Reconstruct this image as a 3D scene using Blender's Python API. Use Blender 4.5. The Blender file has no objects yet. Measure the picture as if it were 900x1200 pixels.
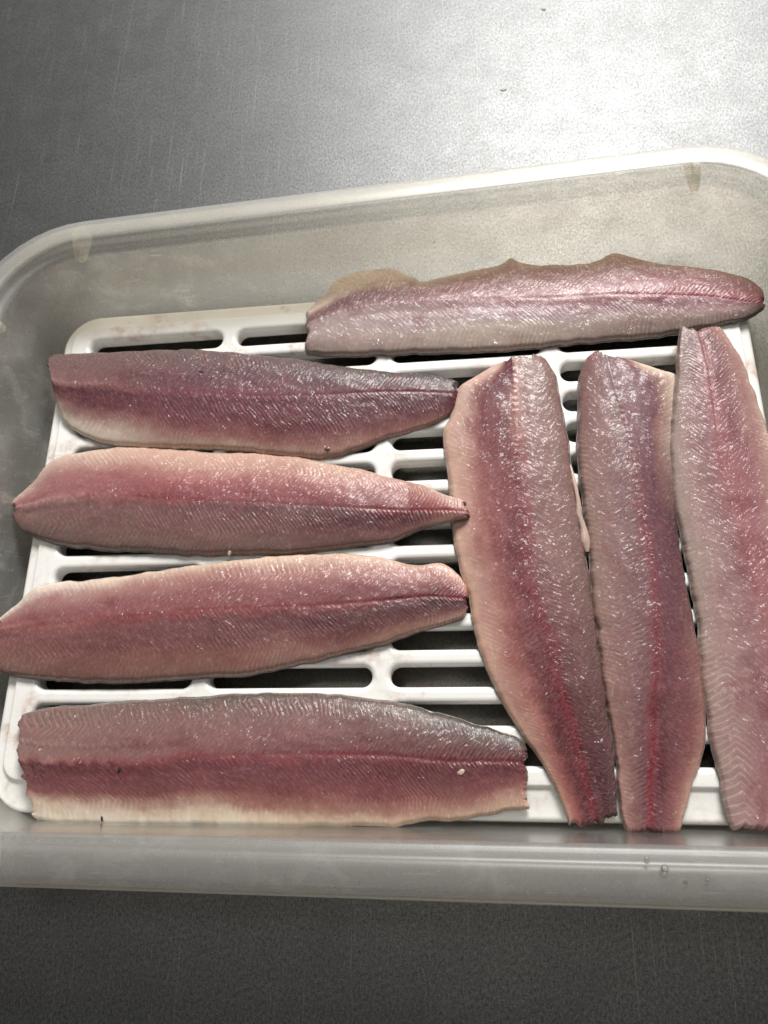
import bpy, bmesh, math
import numpy as np

# ------------------------------------------------------------------ camera, light, exposure
S = 0.001                                   # everything below is measured in millimetres
scene = bpy.context.scene
col = scene.collection

cam_d = bpy.data.cameras.new('camera')
cam_d.sensor_fit = 'HORIZONTAL'
cam_d.sensor_width = 36.0
cam_d.lens = 870.09 / 900 * 36.0
cam_d.clip_start, cam_d.clip_end = 0.02, 50
cam = bpy.data.objects.new('camera', cam_d)
cam.location = (132.57 * S, -220.93 * S, 335.73 * S)
cam.rotation_euler = (0.334824, 0.135556, 0.008073)
cam_d.dof.use_dof = True
cam_d.dof.focus_distance = 0.335
cam_d.dof.aperture_fstop = 16
col.objects.link(cam)
scene.camera = cam

world = bpy.data.worlds.new('World')
scene.world = world
world.use_nodes = True
bg = world.node_tree.nodes['Background']
bg.inputs['Color'].default_value = (1.0, 0.985, 0.965, 1)
bg.inputs['Strength'].default_value = WORLD_STRENGTH = 0.11


def lamp(name, loc, target, sx, sy, power, colour):
    d = bpy.data.lights.new(name, 'AREA')
    d.shape = 'RECTANGLE'
    d.size, d.size_y = sx, sy
    d.energy = power
    d.color = colour
    o = bpy.data.objects.new(name, d)
    o.location = loc
    v = np.array(target) - np.array(loc)
    v = v / np.linalg.norm(v)
    from mathutils import Vector
    o.rotation_euler = Vector(v).to_track_quat('-Z', 'Y').to_euler()
    col.objects.link(o)
    return o


# a ceiling lamp behind the tub, to the right: the one whose glare lies on the steel
lamp('ceiling_or_fill_lamp', (0.43, 1.16, 1.17), (0.12, -0.02, 0.0), 0.80, 0.46, 46, (1.0, 0.985, 0.955))
# weak unseen fill lamp, added high above to soften shade and raise glints
lamp('ceiling_or_fill_lamp', (-0.15, 0.35, 1.9), (0.1, -0.1, 0.0), 0.5, 0.16, 3.5, (1.0, 0.985, 0.96))

scene.view_settings.view_transform = 'Standard'
scene.view_settings.look = 'None'
scene.view_settings.exposure = 0.06
scene.view_settings.gamma = 1.0
scene.cycles.max_bounces = 16
scene.cycles.transparent_max_bounces = 24
scene.cycles.sample_clamp_indirect = 4.0


# ------------------------------------------------------------------ helpers
def lin(c):
    c = np.asarray(c, float) / 255.0
    return np.where(c <= 0.04045, c / 12.92, ((c + 0.055) / 1.055) ** 2.4)


def hash01(ix, iy, seed):
    ix = ix.astype(np.int64); iy = iy.astype(np.int64)
    h = (ix * 374761393 + iy * 668265263 + seed * 1274126177) & 0x7fffffff
    h = ((h ^ (h >> 13)) * 1103515245) & 0x7fffffff
    h = ((h ^ (h >> 16)) * 69069) & 0x7fffffff
    return ((h >> 7) & 0xffff) / 65535.0


def vnoise(x, y, seed=0):
    ix, iy = np.floor(x), np.floor(y)
    fx, fy = x - ix, y - iy
    fx = fx * fx * (3 - 2 * fx); fy = fy * fy * (3 - 2 * fy)
    a = hash01(ix, iy, seed); b = hash01(ix + 1, iy, seed)
    c = hash01(ix, iy + 1, seed); d = hash01(ix + 1, iy + 1, seed)
    return (a + (b - a) * fx) * (1 - fy) + (c + (d - c) * fx) * fy      # 0..1


def fbm(x, y, seed=0, octs=4):
    t, a, n = 0, 0.5, 0
    for k in range(octs):
        t = t + a * vnoise(x * 2 ** k, y * 2 ** k, seed + 17 * k); n += a; a *= 0.5
    return t / n * 2 - 1                                              # -1..1


def link(name, me, mat, parent=None, smooth=True):
    o = bpy.data.objects.new(name, me)
    col.objects.link(o)
    if mat and not me.materials:
        me.materials.append(mat)
    if smooth:
        me.polygons.foreach_set('use_smooth', np.ones(len(me.polygons), bool))
    if parent:
        o.parent = parent
    return o


def thing(name, label, cat, loc=(0, 0, 0), rz=0, group=None):
    o = bpy.data.objects.new(name, None)
    o.empty_display_size = 0.01
    o.location = loc
    o.rotation_euler = (0, 0, rz)
    o['label'], o['category'] = label, cat
    if group:
        o['group'] = group
    col.objects.link(o)
    return o


def mesh_np(name, verts_mm, quads):
    me = bpy.data.meshes.new(name)
    v = np.asarray(verts_mm, np.float32) * S
    q = np.asarray(quads, np.int32)
    me.vertices.add(len(v)); me.vertices.foreach_set('co', v.ravel())
    me.loops.add(q.size); me.loops.foreach_set('vertex_index', q.ravel())
    me.polygons.add(len(q))
    me.polygons.foreach_set('loop_start', np.arange(0, q.size, 4, dtype=np.int32))
    me.polygons.foreach_set('loop_total', np.full(len(q), 4, np.int32))
    me.update(calc_edges=True)
    return me


def grid_quads(nu, nv, closed_v=False, off=0):
    i = np.arange(nu - 1)[:, None]; j = np.arange(nv if closed_v else nv - 1)[None, :]
    j2 = (j + 1) % nv
    q = np.stack([i * nv + j, (i + 1) * nv + j, (i + 1) * nv + j2, i * nv + j2], -1)
    return q.reshape(-1, 4) + off


class NT:
    """small node-tree writer"""
    def __init__(self, name):
        self.m = bpy.data.materials.new(name)
        self.m.use_nodes = True
        self.t = self.m.node_tree
        self.t.nodes.clear()
        self.out = self.t.nodes.new('ShaderNodeOutputMaterial')

    def n(self, kind, **kw):
        nd = self.t.nodes.new('ShaderNode' + kind)
        for k, v in kw.items():
            if k.startswith('_'):
                setattr(nd, k[1:], v)
            else:
                self.set(nd, k, v)
        return nd

    def set(self, nd, key, v):
        key = key.replace('__', ' ')
        s = nd.inputs[int(key[1:])] if key[0] == 'i' and key[1:].isdigit() else nd.inputs[key]
        if hasattr(v, 'is_output') or isinstance(v, bpy.types.NodeSocket):
            self.t.links.new(v, s)
        else:
            s.default_value = v

    def math(self, op, a, b=None, c=None, clamp=False):
        nd = self.n('Math', _operation=op, _use_clamp=clamp)
        for k, v in enumerate((a, b, c)):
            if v is not None:
                self.set(nd, 'i%d' % k, v)
        return nd.outputs[0]

    def mix(self, f, a, b, blend='MIX'):
        nd = self.n('Mix', _data_type='RGBA', _blend_type=blend)
        self.set(nd, 'i0', f); self.set(nd, 'i6', a); self.set(nd, 'i7', b)
        return nd.outputs[2]

    def ramp(self, f, stops):
        nd = self.n('ValToRGB', Fac=f)
        e = nd.color_ramp.elements
        while len(e) < len(stops):
            e.new(0.5)
        for k, (p, c) in enumerate(stops):
            e[k].position = p
            e[k].color = c if len(c) == 4 else (*c, 1)
        return nd.outputs[0]

    def noise(self, vec, scale, detail=3, rough=0.55, dist=0.0):
        nd = self.n('TexNoise', Vector=vec, Scale=scale, Detail=detail, Roughness=rough, Distortion=dist)
        return nd.outputs[0]

    def mapping(self, vec, rot=(0, 0, 0), scale=(1, 1, 1)):
        return self.n('Mapping', Vector=vec, Rotation=rot, Scale=scale).outputs[0]

    def bump(self, h, strength, dist, normal=None):
        nd = self.n('Bump', Height=h, Strength=strength, Distance=dist)
        if normal is not None:
            self.set(nd, 'Normal', normal)
        return nd.outputs[0]

    def end(self, sh):
        self.t.links.new(sh, self.out.inputs['Surface'])
        return self.m


# ------------------------------------------------------------------ materials
def mat_steel():
    t = NT('worn_steel')
    co = t.n('TexCoord').outputs['Object']
    grain = t.noise(t.mapping(co, (0, 0, math.radians(-14)), (900, 560, 1)), 1.0, 4, 0.6)
    fine = t.noise(co, 1500, 2, 0.6)
    cloud = t.noise(co, 14, 6, 0.65, 0.8)
    blot = t.noise(co, 75, 6, 0.7)
    # long thin scratches in two directions
    scr = None
    for ang, sc, th in ((-14, (1700, 11, 1), 0.69), (-27, (1500, 16, 1), 0.70), (31, (1500, 14, 1), 0.71), (76, (1500, 12, 1), 0.71)):
        nz = t.noise(t.mapping(co, (0, 0, math.radians(ang)), sc), 1.0, 1, 0.5, 0.15)
        s = t.math('SMOOTH_MIN', 1.0, t.math('MULTIPLY', t.math('SUBTRACT', nz, th, clamp=True), 9.0), 0.1)
        scr = s if scr is None else t.math('MAXIMUM', scr, s)
    base = t.ramp(t.math('ADD', t.math('MULTIPLY', grain, 0.55), t.math('MULTIPLY', fine, 0.45)),
                  [(0.36, (0.062, 0.063, 0.064)), (0.62, (0.262, 0.264, 0.265))])
    base = t.mix(t.math('MULTIPLY', cloud, 0.75), base, (0.095, 0.096, 0.097, 1))
    base = t.mix(t.math('MULTIPLY', scr, 0.22, clamp=True), base, (0.6, 0.6, 0.6, 1))
    r = t.math('MULTIPLY_ADD', blot, 0.14, 0.43)
    r = t.math('MULTIPLY_ADD', scr, 0.1, r)
    h = t.math('ADD', t.math('MULTIPLY', grain, 0.6), t.math('MULTIPLY', fine, 0.6))
    h = t.math('ADD', h, t.math('MULTIPLY', scr, 0.12))
    nb = t.bump(h, 0.42, 0.0003)
    p = t.n('BsdfPrincipled', Base__Color=base, Metallic=0.92, Roughness=r, Normal=nb)
    return t.end(p.outputs[0])


def mat_tub(milk=0.16, rough=0.22, name='translucent_plastic', scuffs=1.0):
    t = NT(name)
    co = t.n('TexCoord').outputs['Object']
    scuff = t.noise(co, 55, 6, 0.7, 0.6)
    speck = t.noise(co, 420, 3, 0.7)
    scr = t.noise(t.mapping(co, (0, 0.5, 0.6), (40, 700, 200)), 1.0, 2, 0.6, 0.3)
    dirt = t.math('ADD', t.math('MULTIPLY', t.math('SUBTRACT', scuff, 0.5, clamp=True), 0.9),
                  t.math('MULTIPLY', t.math('SUBTRACT', scr, 0.64, clamp=True), 2.2))
    dirt = t.math('ADD', dirt, t.math('MULTIPLY', t.math('SUBTRACT', speck, 0.64, clamp=True), 2.5))
    nb = t.bump(t.math('ADD', scuff, t.math('MULTIPLY', speck, 0.3)), 0.12, 0.0006)
    p = t.n('BsdfPrincipled', Base__Color=(0.80, 0.81, 0.81, 1), Roughness=rough, IOR=1.49, Normal=nb)
    tl = t.n('BsdfTranslucent', Color=(0.90, 0.90, 0.88, 1))
    body = t.n('MixShader', Fac=0.45, i1=p.outputs[0], i2=tl.outputs[0])
    tr = t.n('BsdfTransparent', Color=(0.992, 0.966, 0.905, 1))
    fac = t.math('ADD', milk, t.math('MULTIPLY', dirt, scuffs), clamp=True)
    a = t.n('MixShader', Fac=fac, i1=tr.outputs[0], i2=body.outputs[0])
    gl = t.n('BsdfGlossy', Color=(1, 1, 1, 1), Roughness=rough, Normal=nb)
    back = t.n('NewGeometry').outputs['Backfacing']
    fr = t.n('Fresnel', IOR=t.math('MULTIPLY_ADD', back, 1 / 1.49 - 1.49, 1.49), Normal=nb)
    b = t.n('MixShader', Fac=fr.outputs[0], i1=a.outputs[0], i2=gl.outputs[0])
    return t.end(b.outputs[0])


def mat_rack():
    t = NT('white_plastic')
    geo = t.n('NewGeometry').outputs['Position']
    a = t.noise(geo, 38, 5, 0.65, 0.4)
    b = t.noise(geo, 160, 4, 0.7)
    st = t.math('MULTIPLY', t.math('SUBTRACT', a, 0.51, clamp=True), t.math('SUBTRACT', b, 0.41, clamp=True))
    st = t.math('MULTIPLY', st, 34, clamp=True)
    base = t.mix(t.math('MULTIPLY', st, 0.7), (0.86, 0.85, 0.82, 1), (0.50, 0.32, 0.235, 1))
    base = t.mix(t.math('MULTIPLY', a, 0.22), base, (0.80, 0.77, 0.72, 1))
    nb = t.bump(t.noise(geo, 240, 3, 0.6), 0.1, 0.0005)
    p = t.n('BsdfPrincipled', Base__Color=base, Roughness=t.math('MULTIPLY_ADD', a, 0.25, 0.14), Normal=nb, IOR=1.47)
    p.inputs['Subsurface Weight'].default_value = 0.15
    p.inputs['Subsurface Radius'].default_value = (1, 1, 1)
    p.inputs['Subsurface Scale'].default_value = 0.0015
    return t.end(p.outputs[0])


def mat_flesh():
    t = NT('raw_fish_flesh')
    att = t.n('Attribute', _attribute_name='flesh_colour').outputs['Color']
    uv = t.n('UVMap', _uv_map='fibre').outputs[0]
    geo = t.n('NewGeometry').outputs['Position']
    # muscle fibres run along the segments: noise drawn out along them
    st = t.noise(t.mapping(uv, scale=(0.62, 0.34, 1)), 1.0, 3, 0.6, 0.6)
    fib = t.noise(t.mapping(uv, scale=(1.35, 0.5, 1)), 1.0, 3, 0.65, 0.6)
    gr = t.noise(geo, 850, 3, 0.6)
    blotch = t.noise(geo, 130, 4, 0.6)
    c = t.mix(t.math('MULTIPLY', t.math('SUBTRACT', fib, 0.45, clamp=True), 1.2, clamp=True), att,
              t.mix(0.6, att, (0.62, 0.42, 0.38, 1)))
    c = t.mix(t.math('MULTIPLY', t.math('SUBTRACT', blotch, 0.5, clamp=True), 1.6, clamp=True), c,
              t.mix(0.5, c, (0.30, 0.075, 0.085, 1)))
    big = t.noise(geo, 330, 1.5, 0.5)
    sl = t.noise(t.mapping(uv, scale=(0.42, 0.20, 1)), 1.0, 1.5, 0.5, 0.5)
    hd = t.math('ADD', t.math('MULTIPLY', st, 0.5), t.math('MULTIPLY', gr, 0.25))
    nb = t.bump(hd, 0.3, 0.0003)
    wet = t.math('ADD', t.math('MULTIPLY', t.noise(geo, 170, 1, 0.5), 0.9), t.math('MULTIPLY', big, 0.42))
    wet = t.math('ADD', wet, t.math('MULTIPLY', sl, 0.45))
    wet = t.math('ADD', wet, t.math('MULTIPLY', t.noise(geo, 900, 1, 0.5), 0.14))
    nw = t.bump(wet, 1.0, 0.0011)
    p = t.n('BsdfPrincipled', Base__Color=c, Roughness=0.42, IOR=1.4, Normal=nb)
    p.inputs['Subsurface Weight'].default_value = 0.12
    p.inputs['Subsurface Radius'].default_value = (1.0, 0.5, 0.42)
    p.inputs['Subsurface Scale'].default_value = 0.0026
    p.inputs['Specular IOR Level'].default_value = 0.4
    t.set(p, 'Coat Weight', 0.58)
    t.set(p, 'Coat IOR', 1.45)
    t.set(p, 'Coat Roughness', t.math('MULTIPLY_ADD', t.noise(geo, 260, 3, 0.6), 0.20, 0.12))
    vor = t.n('TexVoronoi', Vector=t.mapping(uv, scale=(1.45, 1.0, 1)), Scale=1.0)
    zone = t.noise(t.mapping(uv, scale=(0.05, 0.16, 1)), 1.0, 3, 0.6, 0.8)
    amt = t.math('MULTIPLY_ADD', t.math('SUBTRACT', zone, 0.44, clamp=True), 3.0, 0.05)
    sub = t.n('VectorMath', _operation='SUBTRACT', i0=vor.outputs['Color'], i1=(0.5, 0.5, 0.5))
    sca = t.n('VectorMath', _operation='SCALE', i0=sub.outputs[0], Scale=amt)
    add = t.n('VectorMath', _operation='ADD', i0=nw, i1=sca.outputs[0])
    nrm = t.n('VectorMath', _operation='NORMALIZE', i0=add.outputs[0])
    t.set(p, 'Coat Normal', nrm.outputs[0])
    return t.end(p.outputs[0])


def mat_skin():
    t = NT('fish_skin')
    geo = t.n('NewGeometry').outputs['Position']
    a = t.noise(geo, 220, 4, 0.6)
    base = t.ramp(a, [(0.35, (0.16, 0.155, 0.145)), (0.7, (0.42, 0.40, 0.37))])
    p = t.n('BsdfPrincipled', Base__Color=base, Metallic=0.2, Roughness=0.35, Normal=t.bump(a, 0.3, 0.0004))
    return t.end(p.outputs[0])


def mat_plain(name, colr, rough=0.4, sss=0.0):
    t = NT(name)
    geo = t.n('NewGeometry').outputs['Position']
    a = t.noise(geo, 700, 3, 0.6)
    base = t.mix(t.math('MULTIPLY', a, 0.5), (*colr, 1), (*[x * 0.6 for x in colr], 1))
    p = t.n('BsdfPrincipled', Base__Color=base, Roughness=rough, Normal=t.bump(a, 0.3, 0.0004))
    p.inputs['Subsurface Weight'].default_value = sss
    p.inputs['Subsurface Scale'].default_value = 0.002
    return t.end(p.outputs[0])


def mat_water():
    t = NT('water')
    geo = t.n('NewGeometry').outputs['Position']
    p = t.n('BsdfPrincipled', Base__Color=(1, 1, 1, 1), Roughness=0.02, IOR=1.33, Normal=t.bump(t.noise(geo, 300), 0.03, 0.001))
    p.inputs['Transmission Weight'].default_value = 1.0
    return t.end(p.outputs[0])


STEEL, TUB, RACK, FLESH, SKIN = mat_steel(), mat_tub(), mat_rack(), mat_flesh(), mat_skin()
FLOOR = mat_tub(0.006, 0.45, 'translucent_plastic_floor', 0.2)
RIM = mat_tub(0.22, 0.4, 'translucent_plastic_rim', 0.45)
TISSUE = mat_plain('pale_tissue', (0.58, 0.43, 0.36), 0.25, 0.4)
SMUDGE = mat_plain('grey_smudge', (0.42, 0.42, 0.41), 0.6)
BRUISE = mat_plain('dark_tissue', (0.20, 0.11, 0.08), 0.3, 0.2)
CRUMB = mat_plain('brown_crumb', (0.36, 0.30, 0.20), 0.6)
DARK = mat_plain('dark_speck', (0.02, 0.018, 0.016), 0.5)
WATER = mat_water()

# ------------------------------------------------------------------ the table top
TABLE_Z = -22.0
bm = bmesh.new()
for x0, x1, y0, y1 in ((-700, 900, -520, 620),):
    vs = [bm.verts.new((x * S, y * S, z * S)) for z in (TABLE_Z - 40, TABLE_Z) for x, y in ((x0, y0), (x1, y0), (x1, y1), (x0, y1))]
    bm.faces.new(vs[4:8]); bm.faces.new(vs[3::-1])
    for k in range(4):
        bm.faces.new((vs[k], vs[(k + 1) % 4], vs[4 + (k + 1) % 4], vs[4 + k]))
    bmesh.ops.bevel(bm, geom=[e for e in bm.edges], offset=0.003, segments=3, affect='EDGES')
me = bpy.data.meshes.new('tabletop'); bm.to_mesh(me); bm.free()
top = link('tabletop', me, STEEL, smooth=False)
top['kind'] = 'structure'
top['label'] = 'scratched stainless steel table top under the plastic tub'


# ------------------------------------------------------------------ the plastic tub
def rrect(hx, hy, r, n=10, m=14):
    """rounded rectangle, counter-clockwise; m points along each straight side"""
    pts = []
    for cx, cy, a0 in ((hx - r, -hy + r, -90), (hx - r, hy - r, 0), (-hx + r, hy - r, 90), (-hx + r, -hy + r, 180)):
        for k in range(n + 1):
            a = math.radians(a0 + 90 * k / n)
            pts.append((cx + r * math.cos(a), cy + r * math.sin(a)))
    out = []
    for k in range(len(pts)):
        a, b = pts[k], pts[(k + 1) % len(pts)]
        out.append(a)
        if k % (n + 1) == n:
            for q in range(1, m):
                out.append((a[0] + (b[0] - a[0]) * q / m, a[1] + (b[1] - a[1]) * q / m))
    return np.array(out)


TUB_C, TUB_ROT = (85.0, -102.6), math.radians(1.0)
HX, HY, RC = 196.0, 143.0, 42.0


def flex(x, y):
    """the soft plastic is a touch wider at its right end"""
    return y * (1 + (0.65 + 2.85 * x / 165) / 143)


def tub_loft(profile, warp=True):
    rings = []
    for o, z in profile:
        r = max(RC + o, 6)
        p = rrect(HX + o, HY + o, r)
        p[:, 1] = flex(p[:, 0], p[:, 1])
        zz = np.full((len(p), 1), z)
        rings.append(np.hstack([p, zz]))
    return np.array(rings)


tub = thing('plastic_tub', 'shallow translucent plastic tub with rounded rim holding the white rack', 'tub',
            (TUB_C[0] * S, TUB_C[1] * S, 0), TUB_ROT)


def loft_obj(name, profile, mat, parent, cap_first=False, cap_last=False):
    R = tub_loft(profile)
    n, m = R.shape[:2]
    me = mesh_np(name, R.reshape(-1, 3), grid_quads(n, m, True))
    bm = bmesh.new(); bm.from_mesh(me); bm.verts.ensure_lookup_table()
    if cap_first:
        bm.faces.new([bm.verts[k] for k in range(m)])
    if cap_last:
        bm.faces.new([bm.verts[(n - 1) * m + k] for k in range(m)])
    bmesh.ops.recalc_face_normals(bm, faces=bm.faces)
    bm.to_mesh(me); bm.free()
    return link(name, me, mat, parent)


inner = [(-12.5, -20.0), (-7.0, -19.4), (-4.6, -17.4), (-3.4, -13.5), (-2.6, 0.0), (-1.2, 18.0), (-0.3, 31.5)]
outer = [(1.4, 31.0), (0.5, 18.0), (-0.9, 0.0), (-1.7, -14.0), (-3.2, -19.0), (-6.4, -21.2), (-12.5, -21.7)]
loft_obj('tub_wall', inner, TUB, tub)
loft_obj('tub_wall', outer, TUB, tub)
loft_obj('tub_floor', [(-12.5, -20.0), (-40, -20.0)], FLOOR, tub, cap_last=True)
loft_obj('tub_floor', [(-12.5, -21.7), (-40, -21.7)], FLOOR, tub, cap_last=True)
rim_profile = [(-0.3, 31.5), (0.1, 33.4), (1.2, 34.4), (2.6, 34.9), (3.2, 35.8), (3.6, 37.6), (4.4, 39.1), (5.4, 39.7), (7.0, 39.9), (11.0, 39.5), (15.2, 38.9), (17.2, 38.3),
               (18.6, 37.2), (19.5, 35.6), (20.1, 32.0), (21.0, 25.0), (20.6, 24.4), (19.6, 24.6), (18.9, 30.6), (18.0, 34.0),
               (16.6, 36.2), (14.6, 37.7), (12.0, 38.3), (9.0, 38.4), (6.6, 38.0), (5.6, 36.8), (5.0, 34.9), (4.2, 33.6), (2.6, 32.8), (1.4, 31.0)]
loft_obj('rim', rim_profile, RIM, tub)


def rib(px, py, nx, ny):
    """upright web joining the wall and the outer skirt under the rim (tub coordinates, n = outward)"""
    prof = [(-1.2, 28.5), (-1.4, 33.2), (1.6, 36.6), (5.5, 38.0), (9, 38.4), (14, 37.7), (17.4, 34.6), (18.6, 30.5), (19.2, 25.4), (11.0, 25.6), (2.0, 27.6)]
    tx, ty = -ny, nx
    bm = bmesh.new()
    rows = []
    for w in (-1.7, 1.7):
        rows.append([bm.verts.new(((px + nx * o + tx * w) * S, flex(px, py + ny * o + ty * w) * S, z * S)) for o, z in prof])
    k = len(prof)
    bm.faces.new(rows[0]); bm.faces.new(rows[1][::-1])
    for i in range(k):
        bm.faces.new((rows[0][i], rows[1][i], rows[1][(i + 1) % k], rows[0][(i + 1) % k]))
    bmesh.ops.recalc_face_normals(bm, faces=bm.faces)
    bmesh.ops.bevel(bm, geom=list(bm.edges), offset=0.0004, segments=2, affect='EDGES')
    me = bpy.data.meshes.new('rib'); bm.to_mesh(me); bm.free()
    return link('rib', me, RIM, tub, smooth=False)


for px in (-157.0, 158.0):
    rib(px, HY, 0, 1)
    rib(px, -HY - 0.0, 0, -1)
for py in (104.0, -104.0):
    rib(-HX, py, -1, 0)
    rib(HX, py, 1, 0)

# ------------------------------------------------------------------ the draining rack
rack = thing('draining_rack', 'white slotted plastic draining rack lying in the tub under the fillets', 'rack', (0, 0, -20 * S))
PX, PY, SLOT_HALF, SLOT_R, RND, DEPTH = 85.0, 16.5, 38.3, 4.6, 2.5, 8.0
ZR = 20.0                                     # rack top above the rack's own base


def half_bar(bm, sgn):
    hx, hy = PX / 2, PY / 2
    a = SLOT_HALF - SLOT_R
    pts = []
    phis = sorted(set(list(np.linspace(180, 270, 11)) + [180 + math.degrees(math.atan2(hy, hx - a))]))
    for ph in phis:
        c, s_ = math.cos(math.radians(ph)), math.sin(math.radians(ph))
        t = min((hx - a) / abs(c) if abs(c) > 1e-9 else 1e9, hy / abs(s_) if abs(s_) > 1e-9 else 1e9)
        pts.append(((-a, hy), (c, s_), t))
    left = list(pts)
    straight = [((x, hy), (0, -1), hy) for x in np.linspace(-a, a, 14)[1:-1]]
    right = [((-p[0], p[1]), (-c, s_), t) for (p, (c, s_), t) in left[::-1]]
    allp = left + straight + right
    rings = []
    prof = [(0.25, -DEPTH), (0.0, -RND)] + [(RND * (1 - math.cos(t)), -RND * (1 - math.sin(t))) for t in np.radians([22, 45, 67, 90])] + [(RND + 0.3, 0)]
    for d, z in prof:
        rings.append([bm.verts.new(((p[0] + c * (SLOT_R + d)) * S, sgn * (p[1] + s_ * (SLOT_R + d)) * S, (ZR + z) * S)) for p, (c, s_), t in allp])
    rings.append([bm.verts.new(((p[0] + c * t) * S, sgn * (p[1] + s_ * t) * S, ZR * S)) for p, (c, s_), t in allp])
    for r0, r1 in zip(rings[:-1], rings[1:]):
        for k in range(len(allp) - 1):
            f = (r0[k], r0[k + 1], r1[k + 1], r1[k])
            bm.faces.new(f if sgn > 0 else f[::-1])


def flat_half(bm, sgn):
    hx, hy = PX / 2, PY / 2
    v = [bm.verts.new((x * S, sgn * y * S, ZR * S)) for x, y in ((-hx, 0), (hx, 0), (hx, hy), (-hx, hy))]
    bm.faces.new(v if sgn > 0 else v[::-1])


def bar_mesh(up, down):
    bm = bmesh.new()
    if up: half_bar(bm, 1)
    if down: half_bar(bm, -1)
    bmesh.ops.remove_doubles(bm, verts=bm.verts, dist=1e-6)
    bmesh.ops.recalc_face_normals(bm, faces=bm.faces)
    if sum(f.normal.z * f.calc_area() for f in bm.faces) < 0:
        bmesh.ops.reverse_faces(bm, faces=bm.faces)
    me = bpy.data.meshes.new('bar'); bm.to_mesh(me); bm.free()
    me.materials.append(RACK)
    return me


NROW = 14
m_mid, m_first, m_last = bar_mesh(1, 1), bar_mesh(0, 1), bar_mesh(1, 0)
for i in range(4):
    for j in range(NROW + 1):                # bar j lies above slot row j
        me = m_first if j == 0 else m_last if j == NROW else m_mid
        o = link('bar', me, RACK, rack)
        o.location = ((-PX / 2 + i * PX) * S, (PY / 2 - j * PY) * S, 0)

# frame: from the slotted field out to the lip and down the side
fx0, fx1, fy0, fy1 = -PX, 3 * PX, -(NROW - 0.5) * PY, PY / 2
ox0, ox1, oy0, oy1 = -98.0, 267.5, -241.0, 21.5


def rect_ring(x0, x1, y0, y1, r, z, n=8, m=24):
    hx, hy = (x1 - x0) / 2, (y1 - y0) / 2
    p = rrect(hx, hy, r, n, m) + np.array([(x0 + x1) / 2, (y0 + y1) / 2])
    return np.hstack([p, np.full((len(p), 1), z)])


def ins(d, r, z):
    return rect_ring(ox0 + d, ox1 - d, oy0 + d, oy1 - d, r, z)


inner_ring = rect_ring(fx0, fx1, fy0, fy1, 0.02, ZR)
ridge = lambda d, r, z: rect_ring(fx0 - 7 + d, fx1 + 7 - d, fy0 - 4.5 + d, fy1 + 5 - d, r, z)
rings = [inner_ring, ridge(1.2, 8, ZR), ridge(0.5, 9, ZR - 0.15), ridge(0, 9.5, ZR - 0.8), ridge(-0.4, 10, ZR - 1.7), ridge(-1.0, 10.5, ZR - 2.0),
         ins(2.4, 17, ZR - 2.0), ins(1.2, 18.5, ZR - 2.3), ins(0.3, 19.5, ZR - 3.2), ins(0, 20, ZR - 4.6), ins(-0.6, 20, ZR - 10), ins(-1.3, 20.5, 0.4),
         ins(0.6, 19.5, 0.4), ins(2.4, 18, ZR - 6)]
R = np.array(rings)
me = mesh_np('frame', R.reshape(-1, 3), grid_quads(len(rings), R.shape[1], True)[:, ::-1])
bm = bmesh.new(); bm.from_mesh(me)
bm.normal_update()
if sum(f.normal.z * f.calc_area() for f in bm.faces) < 0:
    bmesh.ops.reverse_faces(bm, faces=bm.faces)
bm.to_mesh(me); bm.free()
link('frame', me, RACK, rack)

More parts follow.
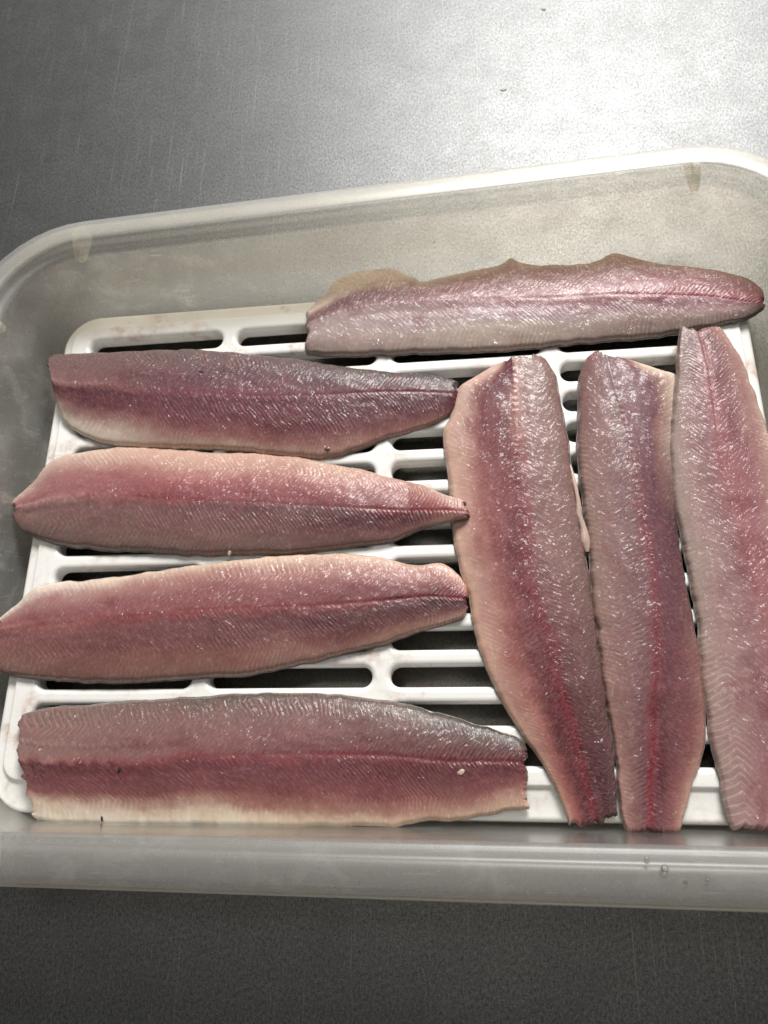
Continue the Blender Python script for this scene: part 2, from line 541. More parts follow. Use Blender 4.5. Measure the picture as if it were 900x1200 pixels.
# ------------------------------------------------------------------ the fillets
# outlines (mm): both long edges and the backbone line between them
FILLET_SHAPES = {
 'F1': dict(
  e1=[(42.6,11.1),(48.9,18.2),(54.4,23.7),(58.4,30.4),(73.3,36.2),(88.3,35.9),(99.9,29.3),(105.8,25.5),(125.8,29.1),(143.5,31.7),(148.9,33.9),(153.0,36.2),(157.3,33.1),(168.2,30.4),(190.4,28.8),(199.2,31.1),(205.9,34.2),(215.0,30.7),(227.5,25.2),(248.2,20.6),(265.4,14.4),(273.3,7.6),(275.2,1.5)],
  m=[(44.2,0.4),(59.1,5.4),(74.9,8.8),(99.6,9.2),(117.2,8.7),(143.3,7.5),(171.8,5.5),(198.2,5.2),(223.8,3.4),(249.2,0.7),(272.5,-4.8)],
  e2=[(43.7,-13.6),(59.8,-16.3),(88.6,-17.4),(116.4,-18.5),(143.6,-19.5),(170.8,-18.6),(197.1,-17.7),(222.9,-17.3),(243.8,-14.5),(261.7,-11.6),(272.8,-6.2),(275.0,-2.5)],
 ),
 'F2': dict(
  e1=[(-103.4,-8.7),(-99.0,-4.7),(-81.3,-4.9),(-56.2,-5.7),(-24.3,-6.5),(7.1,-10.9),(40.2,-17.5),(63.2,-23.2),(85.6,-27.7),(107.5,-31.2),(122.5,-35.2)],
  m=[(-96.9,-21.3),(-89.2,-26.0),(-49.9,-30.7),(-14.0,-36.5),(20.6,-41.2),(54.0,-42.4),(86.6,-42.1),(107.9,-43.0),(123.4,-44.5)],
  e2=[(-93.1,-34.7),(-87.2,-46.8),(-73.7,-56.0),(-56.2,-61.4),(-25.4,-64.5),(11.4,-67.8),(31.7,-71.2),(55.9,-73.9),(70.9,-70.9),(85.9,-65.2),(102.9,-61.1),(113.5,-57.0),(120.9,-50.4)],
 ),
 'F3': dict(
  e1=[(-111.4,-91.4),(-106.1,-86.4),(-98.7,-79.6),(-94.2,-72.1),(-88.4,-66.6),(-72.5,-64.0),(-53.7,-62.5),(-25.3,-65.4),(-2.1,-68.1),(20.5,-70.2),(42.8,-73.2),(56.0,-76.2),(73.3,-81.1),(86.0,-84.9),(93.2,-87.4),(106.8,-92.5),(114.1,-96.7),(118.9,-99.1),(124.9,-101.9)],
  m=[(-106.5,-94.9),(-92.2,-93.6),(-76.2,-92.0),(-42.0,-92.1),(-8.2,-96.6),(24.4,-98.9),(56.2,-101.9),(87.1,-104.4),(107.2,-105.7),(119.1,-107.0),(126.9,-108.1)],
  e2=[(-108.8,-97.6),(-105.5,-102.9),(-98.3,-108.6),(-83.4,-113.7),(-69.2,-116.8),(-48.4,-119.2),(-19.3,-121.0),(-10.4,-122.6),(11.2,-123.2),(45.1,-123.4),(65.8,-121.5),(86.3,-119.7),(97.7,-115.8),(106.6,-113.6),(117.1,-111.4),(124.7,-110.5)],
 ),
 'F4': dict(
  e1=[(-105.5,-151.9),(-102.3,-149.5),(-96.4,-144.5),(-86.6,-135.6),(-62.1,-133.7),(-40.1,-132.1),(-18.5,-129.2),(2.9,-126.9),(24.2,-124.9),(45.2,-123.9),(65.9,-124.1),(86.4,-126.8),(101.2,-130.9),(113.1,-130.4),(120.9,-135.5),(123.9,-140.4),(124.9,-144.4)],
  m=[(-101.9,-159.1),(-85.6,-156.5),(-66.2,-155.2),(-34.3,-152.9),(-2.9,-151.5),(27.9,-150.9),(58.0,-150.3),(87.4,-148.2),(106.7,-146.7),(125.4,-147.9)],
  e2=[(-104.9,-171.1),(-99.1,-178.1),(-92.1,-179.7),(-72.1,-182.3),(-44.0,-183.7),(-12.8,-182.3),(7.7,-181.3),(27.8,-180.3),(47.6,-176.3),(67.2,-171.9),(86.7,-167.5),(106.1,-160.9),(121.5,-156.5),(125.1,-151.5)],
 ),
 'F5': dict(
  e1=[(-84.5,-197.5),(-74.2,-195.2),(-53.1,-193.7),(-32.4,-192.2),(-11.9,-190.8),(8.4,-189.7),(28.4,-189.1),(48.2,-188.8),(67.7,-190.0),(86.9,-192.3),(102.0,-195.2),(114.9,-198.8),(127.6,-202.7),(141.9,-206.6),(146.7,-210.0)],
  m=[(-80.7,-216.6),(-66.2,-218.7),(-45.8,-219.2),(-6.2,-217.9),(32.2,-215.2),(62.2,-215.1),(88.0,-215.3),(114.9,-217.5),(130.7,-217.4),(147.1,-217.6)],
  e2=[(-70.0,-243.8),(-53.6,-244.6),(-25.7,-244.5),(3.5,-244.4),(32.1,-244.2),(69.2,-243.9),(92.7,-243.5),(105.2,-241.0),(122.9,-240.1),(136.9,-236.9),(146.7,-235.5)],
 ),
 'F6': dict(
  e1=[(145.4,-26.6),(131.9,-33.4),(123.7,-38.6),(118.2,-56.3),(115.5,-64.1),(116.4,-81.4),(117.8,-96.9),(118.6,-114.0),(121.0,-129.4),(123.2,-137.6),(125.6,-146.8),(127.7,-164.3),(131.1,-176.4),(136.2,-188.5),(143.8,-202.7),(152.1,-214.8),(158.3,-226.5),(163.1,-241.4)],
  m=[(150.3,-26.9),(150.6,-38.3),(150.5,-56.9),(150.2,-79.2),(149.9,-100.7),(150.7,-121.3),(153.4,-141.2),(157.8,-160.3),(161.0,-178.6),(163.8,-189.3),(166.5,-199.7),(169.7,-216.4),(172.4,-232.6),(173.7,-241.4)],
  e2=[(166.2,-24.6),(171.7,-36.1),(173.0,-52.7),(175.0,-71.0),(175.6,-84.3),(176.9,-103.6),(178.3,-124.3),(179.7,-140.2),(180.3,-155.7),(181.3,-178.0),(182.2,-195.8),(183.2,-216.3),(182.9,-237.5)],
 ),
 'F7': dict(
  e1=[(190.3,-24.5),(185.0,-29.4),(181.8,-43.9),(178.8,-77.9),(179.1,-99.5),(180.2,-120.3),(180.0,-136.3),(179.6,-146.1),(180.7,-163.2),(181.2,-186.9),(183.2,-204.4),(183.5,-219.6),(183.9,-234.3),(185.3,-243.5)],
  m=[(195.3,-27.8),(196.9,-41.5),(200.6,-64.4),(203.3,-88.3),(203.6,-111.1),(204.8,-134.8),(205.3,-150.0),(204.4,-164.7),(202.8,-182.5),(201.0,-196.3),(197.2,-219.5),(193.9,-243.8)],
  e2=[(211.3,-31.8),(219.7,-35.2),(229.5,-40.1),(229.5,-53.9),(224.6,-69.3),(222.2,-86.6),(220.4,-105.4),(219.9,-125.6),(220.8,-145.1),(222.4,-169.4),(222.2,-187.2),(220.6,-207.7),(216.6,-218.4),(213.0,-225.9),(209.5,-235.5),(206.3,-243.5)],
 ),
 'F8': dict(
  e1=[(232.5,-14.6),(229.6,-26.0),(226.4,-46.8),(222.4,-64.7),(219.9,-86.4),(219.6,-105.4),(221.2,-123.7),(222.6,-145.2),(223.2,-165.7),(222.0,-183.7),(222.1,-195.9),(222.6,-212.7),(224.1,-229.0),(224.7,-239.1),(226.5,-242.2)],
  m=[(239.3,-18.4),(240.3,-26.0),(241.2,-40.0),(241.0,-62.4),(240.3,-83.9),(241.9,-104.6),(244.6,-128.3),(246.9,-151.0),(246.7,-172.5),(245.5,-193.1),(243.4,-212.8),(240.5,-231.7),(238.6,-242.1)],
  e2=[(251.2,-15.6),(253.9,-22.1),(257.9,-32.8),(262.2,-53.7),(264.8,-69.4),(267.8,-95.0),(267.0,-131.0),(265.1,-157.3),(261.8,-185.7),(258.4,-206.0),(253.9,-225.5),(249.0,-239.6),(247.0,-242.7)],
 ),
}


# albedo across each fillet: v = -1 first edge, 0 backbone line, +1 second edge; s = 0..1 along it
FILLET_LOOK = {
 'F1': dict(label='long pale fillet lying alone across the back of the rack with torn belly edge', head=0, dorsal=(0.1, 0.4), edge=(2.6, 3.0),
   H=[(0, 7.5), (.3, 9), (.7, 8.5), (1, 4.5)], lift=[(0, 0.3), (1, 0.5)], slope=0.9, relief=0.75, blood=0.2,
   tab={0: [(-1, (214,196,172)), (-.55, (206,180,158)), (-.3, (141,103,108)), (-.1, (124,87,92)), (.1, (179,151,147)), (.45, (177,151,147)), (.7, (170,144,135)), (1, (160,141,130))],
        .45: [(-1, (198,169,144)), (-.7, (169,126,125)), (-.25, (162,115,119)), (0, (165,116,122)), (.12, (168,131,136)), (.4, (174,146,149)), (.62, (188,164,149)), (1, (177,155,138))],
        1: [(-1, (178,138,119)), (-.6, (154,100,105)), (-.2, (161,90,101)), (0, (161,59,78)), (.2, (136,79,91)), (.5, (166,131,129)), (.7, (135,114,108)), (1, (117,106,98))]}),
 'F2': dict(label='fillet behind the other left ones, with a dark purple band and cream lower edge', head=0, dorsal=(0.85, 0.15), edge=(3, 2.4),
   H=[(0, 9), (.3, 11), (.75, 9.5), (1, 5.5)], lift=[(0, 0.5), (1, 0.3)], blood=0.3, relief=1.05,
   tab={0: [(-1, (120,105,101)), (-.5, (127,100,100)), (-.12, (144,106,106)), (0, (161,118,115)), (.1, (107,53,67)), (.35, (118,62,74)), (.6, (171,130,120)), (.85, (214,196,172)), (1, (222,208,184))],
        .45: [(-1, (111,99,95)), (-.6, (117,90,93)), (-.2, (123,77,89)), (0, (136,74,88)), (.15, (126,66,81)), (.5, (140,78,86)), (.8, (178,125,114)), (1, (201,162,138))],
        1: [(-1, (78,76,73)), (-.6, (91,77,77)), (-.2, (106,48,61)), (0, (118,43,56)), (.3, (106,48,63)), (.7, (128,70,80)), (1, (174,123,111))]}),
 'F3': dict(label='salmon-pink fillet in the left row whose tail tip rests on the neighbouring upright fillet', head=0, dorsal=(0.15, 0.6), edge=(2.6, 2.8),
   H=[(0, 5), (.12, 9.5), (.4, 11), (.75, 9), (1, 4)], lift=[(0, -1.0), (.08, 0.3), (.88, 0.3), (.96, 4.5), (1, 5.5)], blood=0.6, relief=0.9,
   tab={0: [(-1, (206,177,157)), (-.5, (170,115,115)), (-.15, (162,107,111)), (0, (185,135,128)), (.2, (138,104,100)), (.6, (147,117,109)), (1, (132,111,104))],
        .45: [(-1, (210,162,135)), (-.65, (198,143,124)), (-.35, (171,100,102)), (-.08, (158,82,89)), (0, (168,96,100)), (.15, (135,91,94)), (.5, (148,106,103)), (.85, (152,120,111)), (1, (140,121,114))],
        .9: [(-1, (200,152,126)), (-.6, (181,116,107)), (-.25, (152,75,81)), (0, (138,44,57)), (.2, (107,55,64)), (.5, (123,73,80)), (.8, (150,110,105)), (1, (137,106,97))],
        1: [(-1, (206,160,138)), (-.4, (190,128,116)), (0, (176,104,98)), (.4, (178,120,112)), (1, (196,150,134))]}),
 'F4': dict(label='widest fillet of the left row with white-edged belly side and red backbone line', head=0, dorsal=(0.12, 0.5), edge=(2.4, 3.2),
   H=[(0, 8), (.3, 11.5), (.7, 9.5), (1, 5)], lift=[(0, -0.6), (.1, 0.3), (1, 0.3)], blood=0.75, relief=0.95,
   tab={0: [(-1, (224,208,186)), (-.6, (175,128,122)), (-.2, (154,95,101)), (0, (172,111,108)), (.3, (145,93,93)), (.75, (159,111,102)), (1, (152,118,107))],
        .45: [(-1, (222,191,158)), (-.72, (185,136,123)), (-.35, (154,97,99)), (-.08, (153,86,89)), (0, (159,75,80)), (.15, (137,85,88)), (.5, (141,89,89)), (.8, (164,113,102)), (1, (171,130,114))],
        1: [(-1, (220,172,138)), (-.7, (183,119,104)), (-.3, (144,69,77)), (0, (131,39,52)), (.25, (99,53,63)), (.6, (135,87,87)), (.85, (179,134,115)), (1, (173,128,111))]}),
 'F5': dict(label='front fillet of the left row with broad cream belly edge along the tub wall', head=0, dorsal=(0.9, 0.12), edge=(3.4, 2.2),
   H=[(0, 9.5), (.3, 11.5), (.7, 10), (1, 6.5)], lift=[(0, 0.2), (1, 0.3)], blood=0.5, relief=1.1, beads=-7.0,
   tab={0: [(-1, (138,112,104)), (-.6, (152,116,110)), (-.15, (158,122,116)), (0, (168,118,112)), (.08, (122,54,64)), (.3, (134,72,80)), (.5, (150,92,92)), (.66, (206,168,140)), (.82, (230,212,184)), (1, (238,228,206))],
        .5: [(-1, (104,96,88)), (-.8, (138,106,102)), (-.4, (150,104,104)), (-.1, (148,96,98)), (0, (154,72,82)), (.15, (138,76,84)), (.5, (152,88,90)), (.72, (184,128,110)), (.9, (226,200,164)), (1, (234,218,192))],
        1: [(-1, (82,80,70)), (-.6, (112,88,84)), (-.2, (118,66,72)), (0, (126,50,61)), (.2, (122,64,72)), (.5, (154,94,94)), (.75, (196,142,120)), (1, (214,168,136))]}),
 'F6': dict(label='upright fillet nearest the left row with salmon-coloured belly and deep red backbone', head=0, dorsal=(0.1, 0.75), edge=(2.4, 4),
   H=[(0, 9.5), (.3, 11), (.75, 10), (1, 5.5)], lift=[(0, 0.3), (1, 0.3)], blood=0.8, relief=0.5, slope=0.8,
   tab={0: [(-1, (216,166,146)), (-.7, (208,170,151)), (-.45, (124,62,76)), (-.2, (130,70,82)), (-.05, (191,142,129)), (.15, (156,120,112)), (.6, (154,120,114)), (1, (142,112,104))],
        .4: [(-1, (220,170,143)), (-.65, (193,133,119)), (-.35, (159,90,92)), (-.12, (137,53,65)), (.05, (149,67,76)), (.2, (150,106,104)), (.6, (154,116,112)), (1, (142,114,106))],
        1: [(-1, (215,158,128)), (-.65, (180,108,99)), (-.3, (118,56,66)), (-.05, (132,36,50)), (.15, (102,46,59)), (.6, (93,47,59)), (1, (101,72,73))]}),
 'F7': dict(label='middle one of the three upright fillets on the right, dark purple towards its tail', head=0, dorsal=(0.7, 0.15), edge=(3.4, 2.2),
   H=[(0, 9), (.3, 11), (.75, 10), (1, 6)], lift=[(0, 0.3), (1, 0.3)], blood=0.75, relief=0.5, slope=0.8,
   tab={0: [(-1, (146,110,107)), (-.5, (154,114,112)), (-.1, (145,118,118)), (.2, (142,102,108)), (.45, (129,79,93)), (.62, (185,148,127)), (1, (227,205,177))],
        .45: [(-1, (172,141,126)), (-.6, (156,118,113)), (-.2, (142,104,108)), (0, (143,74,86)), (.25, (128,83,93)), (.6, (120,75,87)), (1, (104,65,77))],
        1: [(-1, (191,142,127)), (-.6, (155,112,107)), (-.25, (129,81,88)), (0, (146,46,60)), (.2, (122,64,76)), (.6, (154,99,97)), (1, (210,158,134))]}),
 'F8': dict(label='rightmost upright fillet, palest and rosy, partly cut off by the picture edge', head=1, dorsal=(0.35, 0.3), edge=(3, 2.6),
   H=[(0, 6), (.25, 9.5), (.7, 11), (1, 9)], lift=[(0, 3.4), (.1, 3.0), (.3, 1.2), (.4, 0.3), (1, 0.3)], lift1=[(0, 2), (.3, 1.5), (.5, 0)], blood=0.25, relief=0.5, slope=0.8,
   tab={0: [(-1, (147,123,115)), (-.5, (138,102,104)), (0, (160,92,96)), (.3, (138,95,100)), (.7, (173,126,120)), (1, (201,162,139))],
        .4: [(-1, (181,157,143)), (-.65, (176,136,131)), (-.3, (159,115,118)), (0, (173,111,116)), (.35, (166,109,116)), (.75, (185,142,132)), (1, (216,179,152))],
        1: [(-1, (182,151,138)), (-.6, (174,136,131)), (-.2, (161,113,116)), (0, (163,118,119)), (.4, (164,122,121)), (1, (192,156,138))]}),
}



def resample(poly, n, ts=None):
    p = np.array(poly, float)
    # Catmull-Rom through the traced points, then even arc length
    q = np.vstack([2 * p[0] - p[1], p, 2 * p[-1] - p[-2]])
    out = []
    t = np.linspace(0, 1, 12, endpoint=False)[:, None]
    for k in range(len(p) - 1):
        a, b, c, d = q[k], q[k + 1], q[k + 2], q[k + 3]
        lo = b + (c - b) * t
        cr = 0.5 * ((2 * b) + (-a + c) * t + (2 * a - 5 * b + 4 * c - d) * t ** 2 + (-a + 3 * b - 3 * c + d) * t ** 3)
        out.append(0.75 * cr + 0.25 * lo)
    out = np.vstack(out + [p[-1:]])
    seg = np.r_[0, np.cumsum(np.linalg.norm(np.diff(out, axis=0), axis=1))]
    s = np.linspace(0, seg[-1], n) if ts is None else ts * seg[-1]
    return np.stack([np.interp(s, seg, out[:, k]) for k in (0, 1)], 1), seg[-1]


def table_colour(tab, s, v):
    """tab: {s: [(v, rgb), ...]} -> linear colours, smooth in both directions"""
    ks = sorted(tab)
    prof = []
    for k in ks:
        vv = np.array([a for a, _ in tab[k]]); cc = lin([c for _, c in tab[k]])
        prof.append(np.stack([np.interp(v, vv, cc[:, q]) for q in range(3)], -1))
    out = np.array(prof[0])
    for k in range(len(ks) - 1):
        f = np.clip((s - ks[k]) / (ks[k + 1] - ks[k]), 0, 1)[..., None]
        f = f * f * (3 - 2 * f)
        out = np.where(s[..., None] >= ks[k], prof[k] * (1 - f) + prof[k + 1] * f, out)
    return out


def pl(x, pts):
    return np.interp(x, [a for a, _ in pts], [b for _, b in pts])


def make_fillet(key, seed, label):
    P, C = FILLET_SHAPES[key], FILLET_LOOK[key]
    ns, nvh = 560, 64
    s1 = np.linspace(0, 1, ns)
    w = 0.5 - 0.5 * np.cos(np.pi * s1)
    s1 = 0.8 * s1 + 0.2 * w
    e1, _ = resample(P['e1'], ns, s1)
    e2, _ = resample(P['e2'], ns, s1)
    mm, L = resample(P['m'], ns, s1)
    tv = np.linspace(0, 1, nvh)
    vpos = 1 - (1 - tv) ** 1.35
    v = np.r_[-vpos[:0:-1], vpos]
    s = np.repeat(s1[:, None], len(v), 1)
    vv = np.repeat(v[None, :], ns, 0)
    base = np.where(vv[..., None] < 0, mm[:, None] + (e1 - mm)[:, None] * (-vv[..., None]), mm[:, None] + (e2 - mm)[:, None] * vv[..., None])
    h1 = np.linalg.norm(e1 - mm, axis=1)[:, None]; h2 = np.linalg.norm(e2 - mm, axis=1)[:, None]
    half = np.where(vv < 0, h1, h2)
    D = np.abs(vv) * half
    U = s * L
    X = vv * half
    flip = C.get('head', 0)                       # 0: head at s=0
    Ud = U if flip == 0 else L - U
    sd = s if flip == 0 else 1 - s                 # 0 at the head, 1 at the tail
    # ragged outline
    tang = np.gradient(base, axis=0); tang /= np.linalg.norm(tang, axis=2, keepdims=True) + 1e-9
    perp = np.stack([-tang[..., 1], tang[..., 0]], -1)
    jag = fbm(U * 0.16, np.sign(vv) * 9 + 0 * U, seed, 4) * 0.75 * np.clip((np.abs(vv) - 0.6) / 0.4, 0, 1) ** 2
    base = base + perp * jag[..., None]
    endf = np.clip(1 - U / 7, 0, 1) + np.clip(1 - (L - U) / 7, 0, 1)
    base = base + tang * (fbm(X * 0.45 + 40, s.round() * 7, seed + 3, 5) * 2.0 * endf)[..., None]
    # thickness
    H = pl(s, C['H']) * 0.78
    av = np.abs(vv)
    e_dors, e_bel = (1 - av ** 2.6) ** 0.62, (1 - av ** 1.45) ** 0.9
    d1, d2 = C['dorsal']
    k = np.where(vv < 0, d1, d2)
    prof = e_dors * k + e_bel * (1 - k)
    thin = np.where(vv < 0, C['edge'][0] * 0.6, C['edge'][1] * 0.6) * (1 - np.clip((av - 0.9) / 0.1, 0, 1) ** 3)
    h = H * prof + thin * (1 - prof)
    dist_end = np.minimum(U / 3.2, (L - U) / 3.0)
    cap = (1 - (1 - np.clip(dist_end, 0, 1)) ** 2.6) ** 0.5
    h = h * (0.2 + 0.8 * cap)
    # muscle segments: V pointing to the head at the midline, turned back again near the edges
    Dr = np.where(D < 0.62 * half, D, 0.62 * half - (D - 0.62 * half) * 0.55)
    warp = fbm(U * 0.05, X * 0.09, seed + 5, 3) * 2.6
    pitch = 2.75 - 0.5 * sd
    phase = (Ud - Dr * C.get('slope', 0.95) + warp) / pitch
    fr = phase - np.floor(phase)
    ridge = np.where(fr < 0.68, np.sin(fr / 0.68 * np.pi / 2), np.cos((fr - 0.68) / 0.32 * np.pi / 2)) - 0.6
    amp = (0.07 + 0.30 * np.clip(sd * 1.4 - 0.25, 0, 1) * np.exp(-((av - 0.3) / 0.42) ** 2)) + 0.10 * np.clip(av - 0.45, 0, 1)
    amp = amp * 1.5 * np.clip(3.0 * vnoise(U * 0.05, X * 0.12, seed + 9) - 1.15, 0.03, 1.2) * 0.52 * C.get('relief', 1.0)
    rel = ridge * amp * np.clip((1 - av) * 7, 0, 1)
    # midline: beads of cut pin bones near the head, a groove further back
    bead = np.exp(-((X - C.get('beads', 0.0)) / 1.0) ** 2) * (0.22 + 0.2 * np.sin(Ud * 2 * np.pi / 3.3 + 4 * fbm(U * 0.1, 0 * U, seed + 15, 2)) * vnoise(U * 0.2, 0 * U, seed + 16)) * np.clip(1 - sd * 2.2, 0, 1)
    groove = -0.28 * np.exp(-(X / 0.9) ** 2) * np.clip(sd * 1.6 - 0.35, 0, 1) - 0.35 * np.exp(-((X - 5.0) / 2.5) ** 2) * np.clip(1 - sd * 1.3, 0, 1)
    # soft swellings, fibres and grain
    lump = fbm(U * 0.045, X * 0.10, seed + 21, 3) * 0.5 * prof
    fa = fbm(phase * 1.6, X * 0.22, seed + 31, 3) * 0.03
    grain = fbm(U * 0.9, X * 0.9, seed + 41, 2) * 0.02
    tops = h + (rel + bead + groove) * np.clip(cap, 0, 1) * C.get('detail', 1.0) + (lump + fa + grain) * np.clip((1 - av) * 5, 0, 1) * cap
    tops = np.maximum(tops, 0.25)
    z0 = pl(s, C['lift']) + np.where(vv < 0, pl(s, C.get('lift1', [(0, 0)])) * av ** 2, pl(s, C.get('lift2', [(0, 0)])) * av ** 2)
    # limp flesh sags very slightly into the slots between the bars
    z0 = z0 - 0.10 * (0.5 + 0.5 * np.cos(2 * np.pi * base[..., 1] / 16.5)) * np.clip((base[..., 0] + 85) / 6, 0, 1) * np.clip((255 - base[..., 0]) / 6, 0, 1) * np.clip((base[..., 1] + 222) / 6, 0, 1)
    skin_t = 0.7
    Zt = z0 + skin_t + tops
    # ---- flesh: top sheet and a short wall down to the skin all round
    nv = len(v)
    top_v = np.dstack([base, Zt]).reshape(-1, 3)
    quads = grid_quads(ns, nv)
    per = np.r_[np.arange(nv), np.arange(1, ns) * nv + nv - 1, (ns - 1) * nv + np.arange(nv - 2, -1, -1), np.arange(ns - 2, 0, -1) * nv]
    low = top_v[per].copy(); low[:, 2] = (z0.reshape(-1)[per]) + skin_t * 0.6
    cen = top_v.mean(0)
    n0 = len(top_v)
    a = np.arange(len(per)); b = (a + 1) % len(per)
    wall = np.stack([per[a], n0 + a, n0 + b, per[b]], -1)
    me = mesh_np('flesh', np.vstack([top_v, low]), np.vstack([quads, wall]))
    area = np.cross(top_v[nv] - top_v[0], top_v[1] - top_v[0])
    if area[2] < 0:
        me.flip_normals()
    # ---- intrinsic colour
    vc = np.clip(vv + fbm(U * 0.035, X * 0.06, seed + 51, 4) * 0.17 + fbm(U * 0.25, X * 0.25, seed + 55, 3) * 0.05 + fbm(phase * 0.8, X * 0.04, seed + 58, 3) * 0.05 * (1 - av), -1, 1)
    sc = np.clip(s + fbm(U * 0.03, X * 0.06, seed + 57, 3) * 0.06, 0, 1)
    c = table_colour(C['tab'], sc, vc)
    # pale connective tissue between the muscle segments
    gap = np.clip(1 - np.abs(fr - 0.93) / 0.15, 0, 1) * C.get('gap', 0.32) * np.clip(2.6 * vnoise(U * 0.06, X * 0.13, seed + 61) - 0.7, 0.05, 1.4) * np.clip(av * 2.6 - 0.45, 0.08, 1)
    pale = np.minimum(c * 1.9 + 0.03, 0.8)
    c = c * (1 - gap[..., None]) + pale * gap[..., None]
    # the blood line itself: broken, wandering
    bl = np.exp(-((X + fbm(U * 0.08, 0 * U, seed + 71, 3) * 0.9) / 0.75) ** 2) * np.clip(0.15 + 1.1 * fbm(U * 0.12, X * 0.3, seed + 73, 3) + pl(sd, [(0, -0.5), (0.3, 0.25), (1, 0.7)]), 0, 1) * C.get('blood', 0.7) * 0.8 * (0.35 + 1.1 * vnoise(U * 0.2, 0 * U + 3, seed + 75))
    c = c * (1 - bl[..., None]) + lin((150, 28, 46)) * bl[..., None]
    # small bruises and pale flecks
    br = np.clip(fbm(U * 0.10, X * 0.14, seed + 81, 4) - 0.12, 0, 1) * 1.1 * np.clip(1.3 - av * 1.2, 0, 1)
    c = c * (1 - br[..., None]) + (c * np.array([0.72, 0.42, 0.5])) * br[..., None]
    fl = np.clip(fbm(U * 0.8, X * 0.8, seed + 91, 3) - 0.30, 0, 1) * 1.2
    c = c * (1 - fl[..., None]) + np.minimum(c * 1.5 + 0.05, 0.75) * fl[..., None]
    lum = c @ np.array([0.3, 0.6, 0.1])
    c = c * (0.41 + 0.60 * np.clip(lum / 0.5, 0, 1))[..., None]
    g_ = (c @ np.array([0.4, 0.4, 0.2]))[..., None]; c = g_ + (c - g_) * (0.96 - 0.20 * np.clip((c[..., 1:2] - 0.08) / 0.15, 0, 1))
    tw = (1 - np.clip((lum - 0.22) / 0.2, 0, 1))[..., None]
    c = c * (1 + tw * (np.array([1.03, 0.965, 0.965]) - 1))
    cols = np.ones((n0 + len(per), 4), np.float32)
    cols[:n0, :3] = c.reshape(-1, 3)
    cols[n0:, :3] = c.reshape(-1, 3)[per] * 0.9
    at = me.color_attributes.new('flesh_colour', 'FLOAT_COLOR', 'POINT')
    at.data.foreach_set('color', cols.ravel())
    uvm = np.stack([phase * 2.7, X], -1).reshape(-1, 2)
    uvm = np.vstack([uvm, uvm[per] + 3.0])
    ul = me.uv_layers.new(name='fibre')
    li = np.empty(len(me.loops), np.int32); me.loops.foreach_get('vertex_index', li)
    ul.data.foreach_set('uv', uvm[li].astype(np.float32).ravel())
    root_xy = mm[ns // 2]
    root = thing('fish_fillet', label, 'fish fillet', (root_xy[0] * S, root_xy[1] * S, 0), 0, 'raw fish fillets laid out on the white rack')
    sh = np.empty(len(me.vertices) * 3, np.float32); me.vertices.foreach_get('co', sh)
    sh = sh.reshape(-1, 3) - np.array([root_xy[0] * S, root_xy[1] * S, 0], np.float32)
    me.vertices.foreach_set('co', sh.ravel()); me.update()
    link('flesh', me, FLESH, root)
    # ---- skin underneath, its edge turned up a little on the back side
    step = 6
    si = np.r_[np.arange(0, ns, step), ns - 1]
    vi = np.unique(np.r_[np.arange(0, nv, 8), nv - 1])
    bs = base[np.ix_(si, vi)]; zz = z0[np.ix_(si, vi)]
    cenl = mm[si][:, None]
    ex = bs + (bs - cenl) * 0.012
    up = np.abs(v[vi])[None, :, None] ** 10 * 0.4 * np.where(v[vi] < 0, d1, d2)[None, :, None] * np.clip(np.minimum(U[np.ix_(si, vi)], (L - U)[np.ix_(si, vi)]) / 8, 0, 1)[..., None] * 1.2
    tv_ = np.dstack([ex, zz + skin_t * 0.65 + up[..., 0]]).reshape(-1, 3)
    bv_ = np.dstack([ex, zz + 0.02]).reshape(-1, 3)
    a_, b_ = len(si), len(vi)
    q1 = grid_quads(a_, b_); q2 = grid_quads(a_, b_)[:, ::-1] + len(tv_)
    pr = np.r_[np.arange(b_), np.arange(1, a_) * b_ + b_ - 1, (a_ - 1) * b_ + np.arange(b_ - 2, -1, -1), np.arange(a_ - 2, 0, -1) * b_]
    wl = np.stack([pr, np.roll(pr, -1), np.roll(pr, -1) + len(tv_), pr + len(tv_)], -1)
    ms = mesh_np('skin', np.vstack([tv_, bv_]) - np.array([root_xy[0], root_xy[1], 0]), np.vstack([q1, q2, wl]))
    bmx = bmesh.new(); bmx.from_mesh(ms); bmesh.ops.recalc_face_normals(bmx, faces=bmx.faces); bmx.to_mesh(ms); bmx.free()
    link('skin', ms, SKIN, root)
    print(key, 'L %.0f' % L, 'width %.0f' % (h1 + h2).max())
    return root, (base, Zt)


FILLETS = {}
for n_, key in enumerate(FILLET_LOOK):
    FILLETS[key] = make_fillet(key, 100 + 37 * n_, FILLET_LOOK[key]['label'])


def surf_z(key, x, y):
    base, Z = FILLETS[key][1]
    d = (base[..., 0] - x) ** 2 + (base[..., 1] - y) ** 2
    return Z.reshape(-1)[np.argmin(d)]


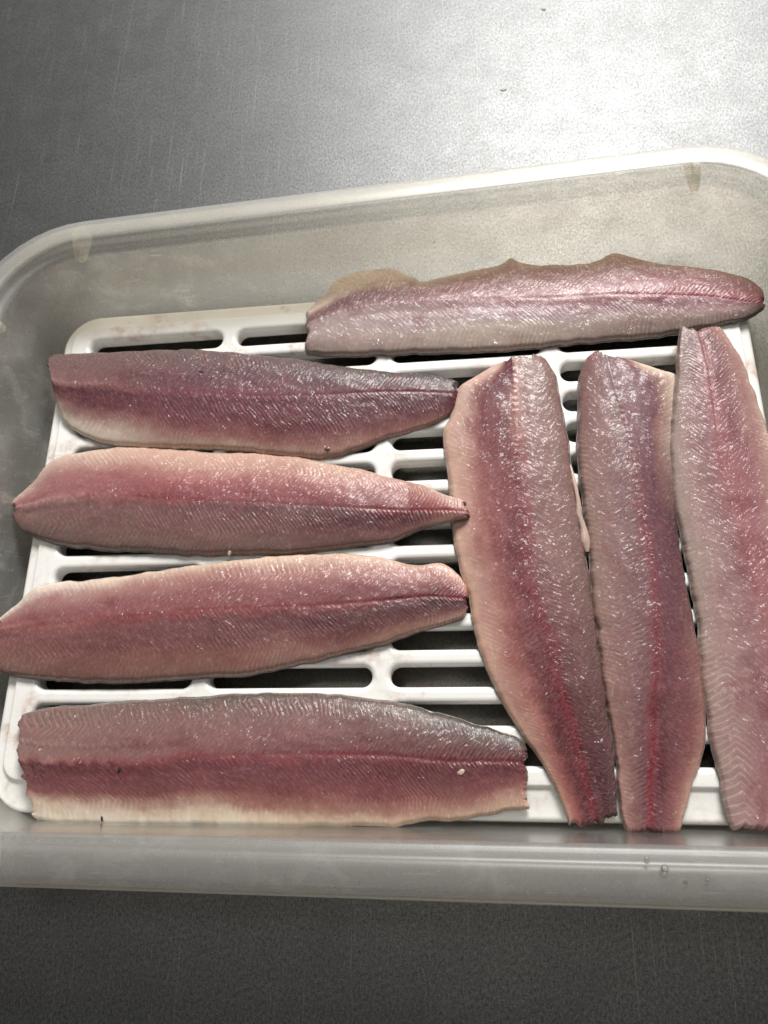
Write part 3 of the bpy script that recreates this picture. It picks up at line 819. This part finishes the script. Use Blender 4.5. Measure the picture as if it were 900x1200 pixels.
def blob(name, key, x, y, rx, ry, rz, mat, seed, ang=0.0, sink=0.35):
    """a small torn shred or speck lying on a fillet"""
    z = surf_z(key, x, y)
    bm = bmesh.new()
    bmesh.ops.create_icosphere(bm, subdivisions=3, radius=1)
    ca, sa = math.cos(ang), math.sin(ang)
    for q in bm.verts:
        p = np.array(q.co)
        f = 1 + 0.35 * float(fbm(np.array([p[0] * 1.7 + p[2]]), np.array([p[1] * 1.7 - p[2]]), seed, 3)[0])
        px, py, pz = p[0] * rx * f, p[1] * ry * f, p[2] * rz * f
        q.co = (px * ca - py * sa, px * sa + py * ca, pz)
    root = FILLETS[key][0]
    for q in bm.verts:
        q.co = ((q.co.x + x) * S - root.location.x, (q.co.y + y) * S - root.location.y, (q.co.z + z + rz * (1 - 2 * sink)) * S)
    me = bpy.data.meshes.new(name); bm.to_mesh(me); bm.free()
    return link(name, me, mat, root)


blob('tissue_shred', 'F5', 120.1, -221.8, 1.7, 1.1, 0.7, TISSUE, 3, 0.5, 0.5)
blob('dark_speck', 'F5', -29.4, -222.0, 1.1, 0.7, 0.3, DARK, 5, 1.2, 0.2)
blob('dark_speck', 'F5', -37.5, -242.2, 0.5, 1.3, 0.4, DARK, 6, 0.2, 0.2)
blob('tissue_shred', 'F3', 11.1, -122.4, 0.9, 1.8, 0.7, TISSUE, 7, -0.3)
blob('tissue_shred', 'F2', 57.8, -70.3, 1.6, 1.0, 0.6, BRUISE, 8, 0.2, 0.5)
blob('dark_speck', 'F2', -10.4, -25.0, 1.6, 0.5, 0.25, DARK, 9, -0.1, 0.2)
# a torn strip hanging along the right edge of the upright fillet
ns_, nr_ = 60, 14
tt = np.linspace(0, 1, ns_)[:, None]; aa = np.linspace(0, 2 * np.pi, nr_, endpoint=False)[None, :]
cx = 174.9 + 4.4 * tt + 0.8 * fbm(tt * 5, 0 * tt, 301, 3); cy = -84 - 43 * tt
rr = (0.5 + 1.5 * tt ** 1.5) * (1 + 0.4 * fbm(tt * 7 + 0 * aa, np.cos(aa) * 1.2 + 3, 303, 3)) * np.minimum(1, (1.02 - tt) * 8) ** 0.5
sv = np.dstack([cx + rr * np.cos(aa) * 1.25, cy + 0 * aa, 2.6 + 1.2 * np.sin(tt * 5) + rr * np.sin(aa) + 0.6])
ro = FILLETS['F6'][0].location
sv = sv - np.array([ro.x / S, ro.y / S, 0])
link('tissue_shred', mesh_np('tissue_shred', sv.reshape(-1, 3), grid_quads(ns_, nr_, True)), TISSUE, FILLETS['F6'][0])

# ------------------------------------------------------------------ a brown crumb and a grey smudge, both thin blobs, behind the tub
for (x, y, rx, ry, mat, lab) in ((155.8, 180.4, 1.6, 1.2, SMUDGE, 'flat dark smudge on the bright steel just behind the tub'), (184.3, 244.5, 1.3, 1.1, CRUMB, 'brownish crumb on the steel near the back edge of the picture')):
    bm = bmesh.new()
    bmesh.ops.create_icosphere(bm, subdivisions=3, radius=1)
    for q in bm.verts:
        f = 1 + 0.5 * float(fbm(np.array([q.co.x * 1.8 + x]), np.array([q.co.y * 1.8 + q.co.z]), 77, 3)[0])
        q.co = (q.co.x * rx * f * S, q.co.y * ry * f * S, q.co.z * 0.22 * f * S)
    me = bpy.data.meshes.new('crumb'); bm.to_mesh(me); bm.free()
    o = link('crumb', me, mat)
    o.location = (x * S, y * S, (TABLE_Z + 0.3) * S)
    o['label'], o['category'] = lab, 'crumb'

# ------------------------------------------------------------------ water drops on the front rim
for x, y, r, lab in ((191.2, -253.0, 1.4, 'largest glinting water drop on the front rim of the tub'),
                     (185.6, -250.2, 1.0, 'small water drop on the front rim just left of and behind the largest drop'),
                     (197.5, -257.2, 0.9, 'small water drop on the front rim just right of the largest drop'),
                     (205.0, -256.5, 0.8, 'tiny water drop on the front rim, rightmost of the four')):
    bm = bmesh.new()
    bmesh.ops.create_icosphere(bm, subdivisions=3, radius=r * S)
    for q in bm.verts:
        q.co.z *= 0.55; q.co.x *= 1.0 + 0.15 * math.sin(x); q.co.y *= 1.1
    me = bpy.data.meshes.new('water_drop'); bm.to_mesh(me); bm.free()
    o = link('water_drop', me, WATER)
    o.location = (x * S, y * S, 39.6 * S)
    o['label'] = lab
    o['category'] = 'water drop'
    o['group'] = 'water drops on the front rim'
print('tris', sum(len(m.loops) - 2 * len(m.polygons) for m in bpy.data.meshes))
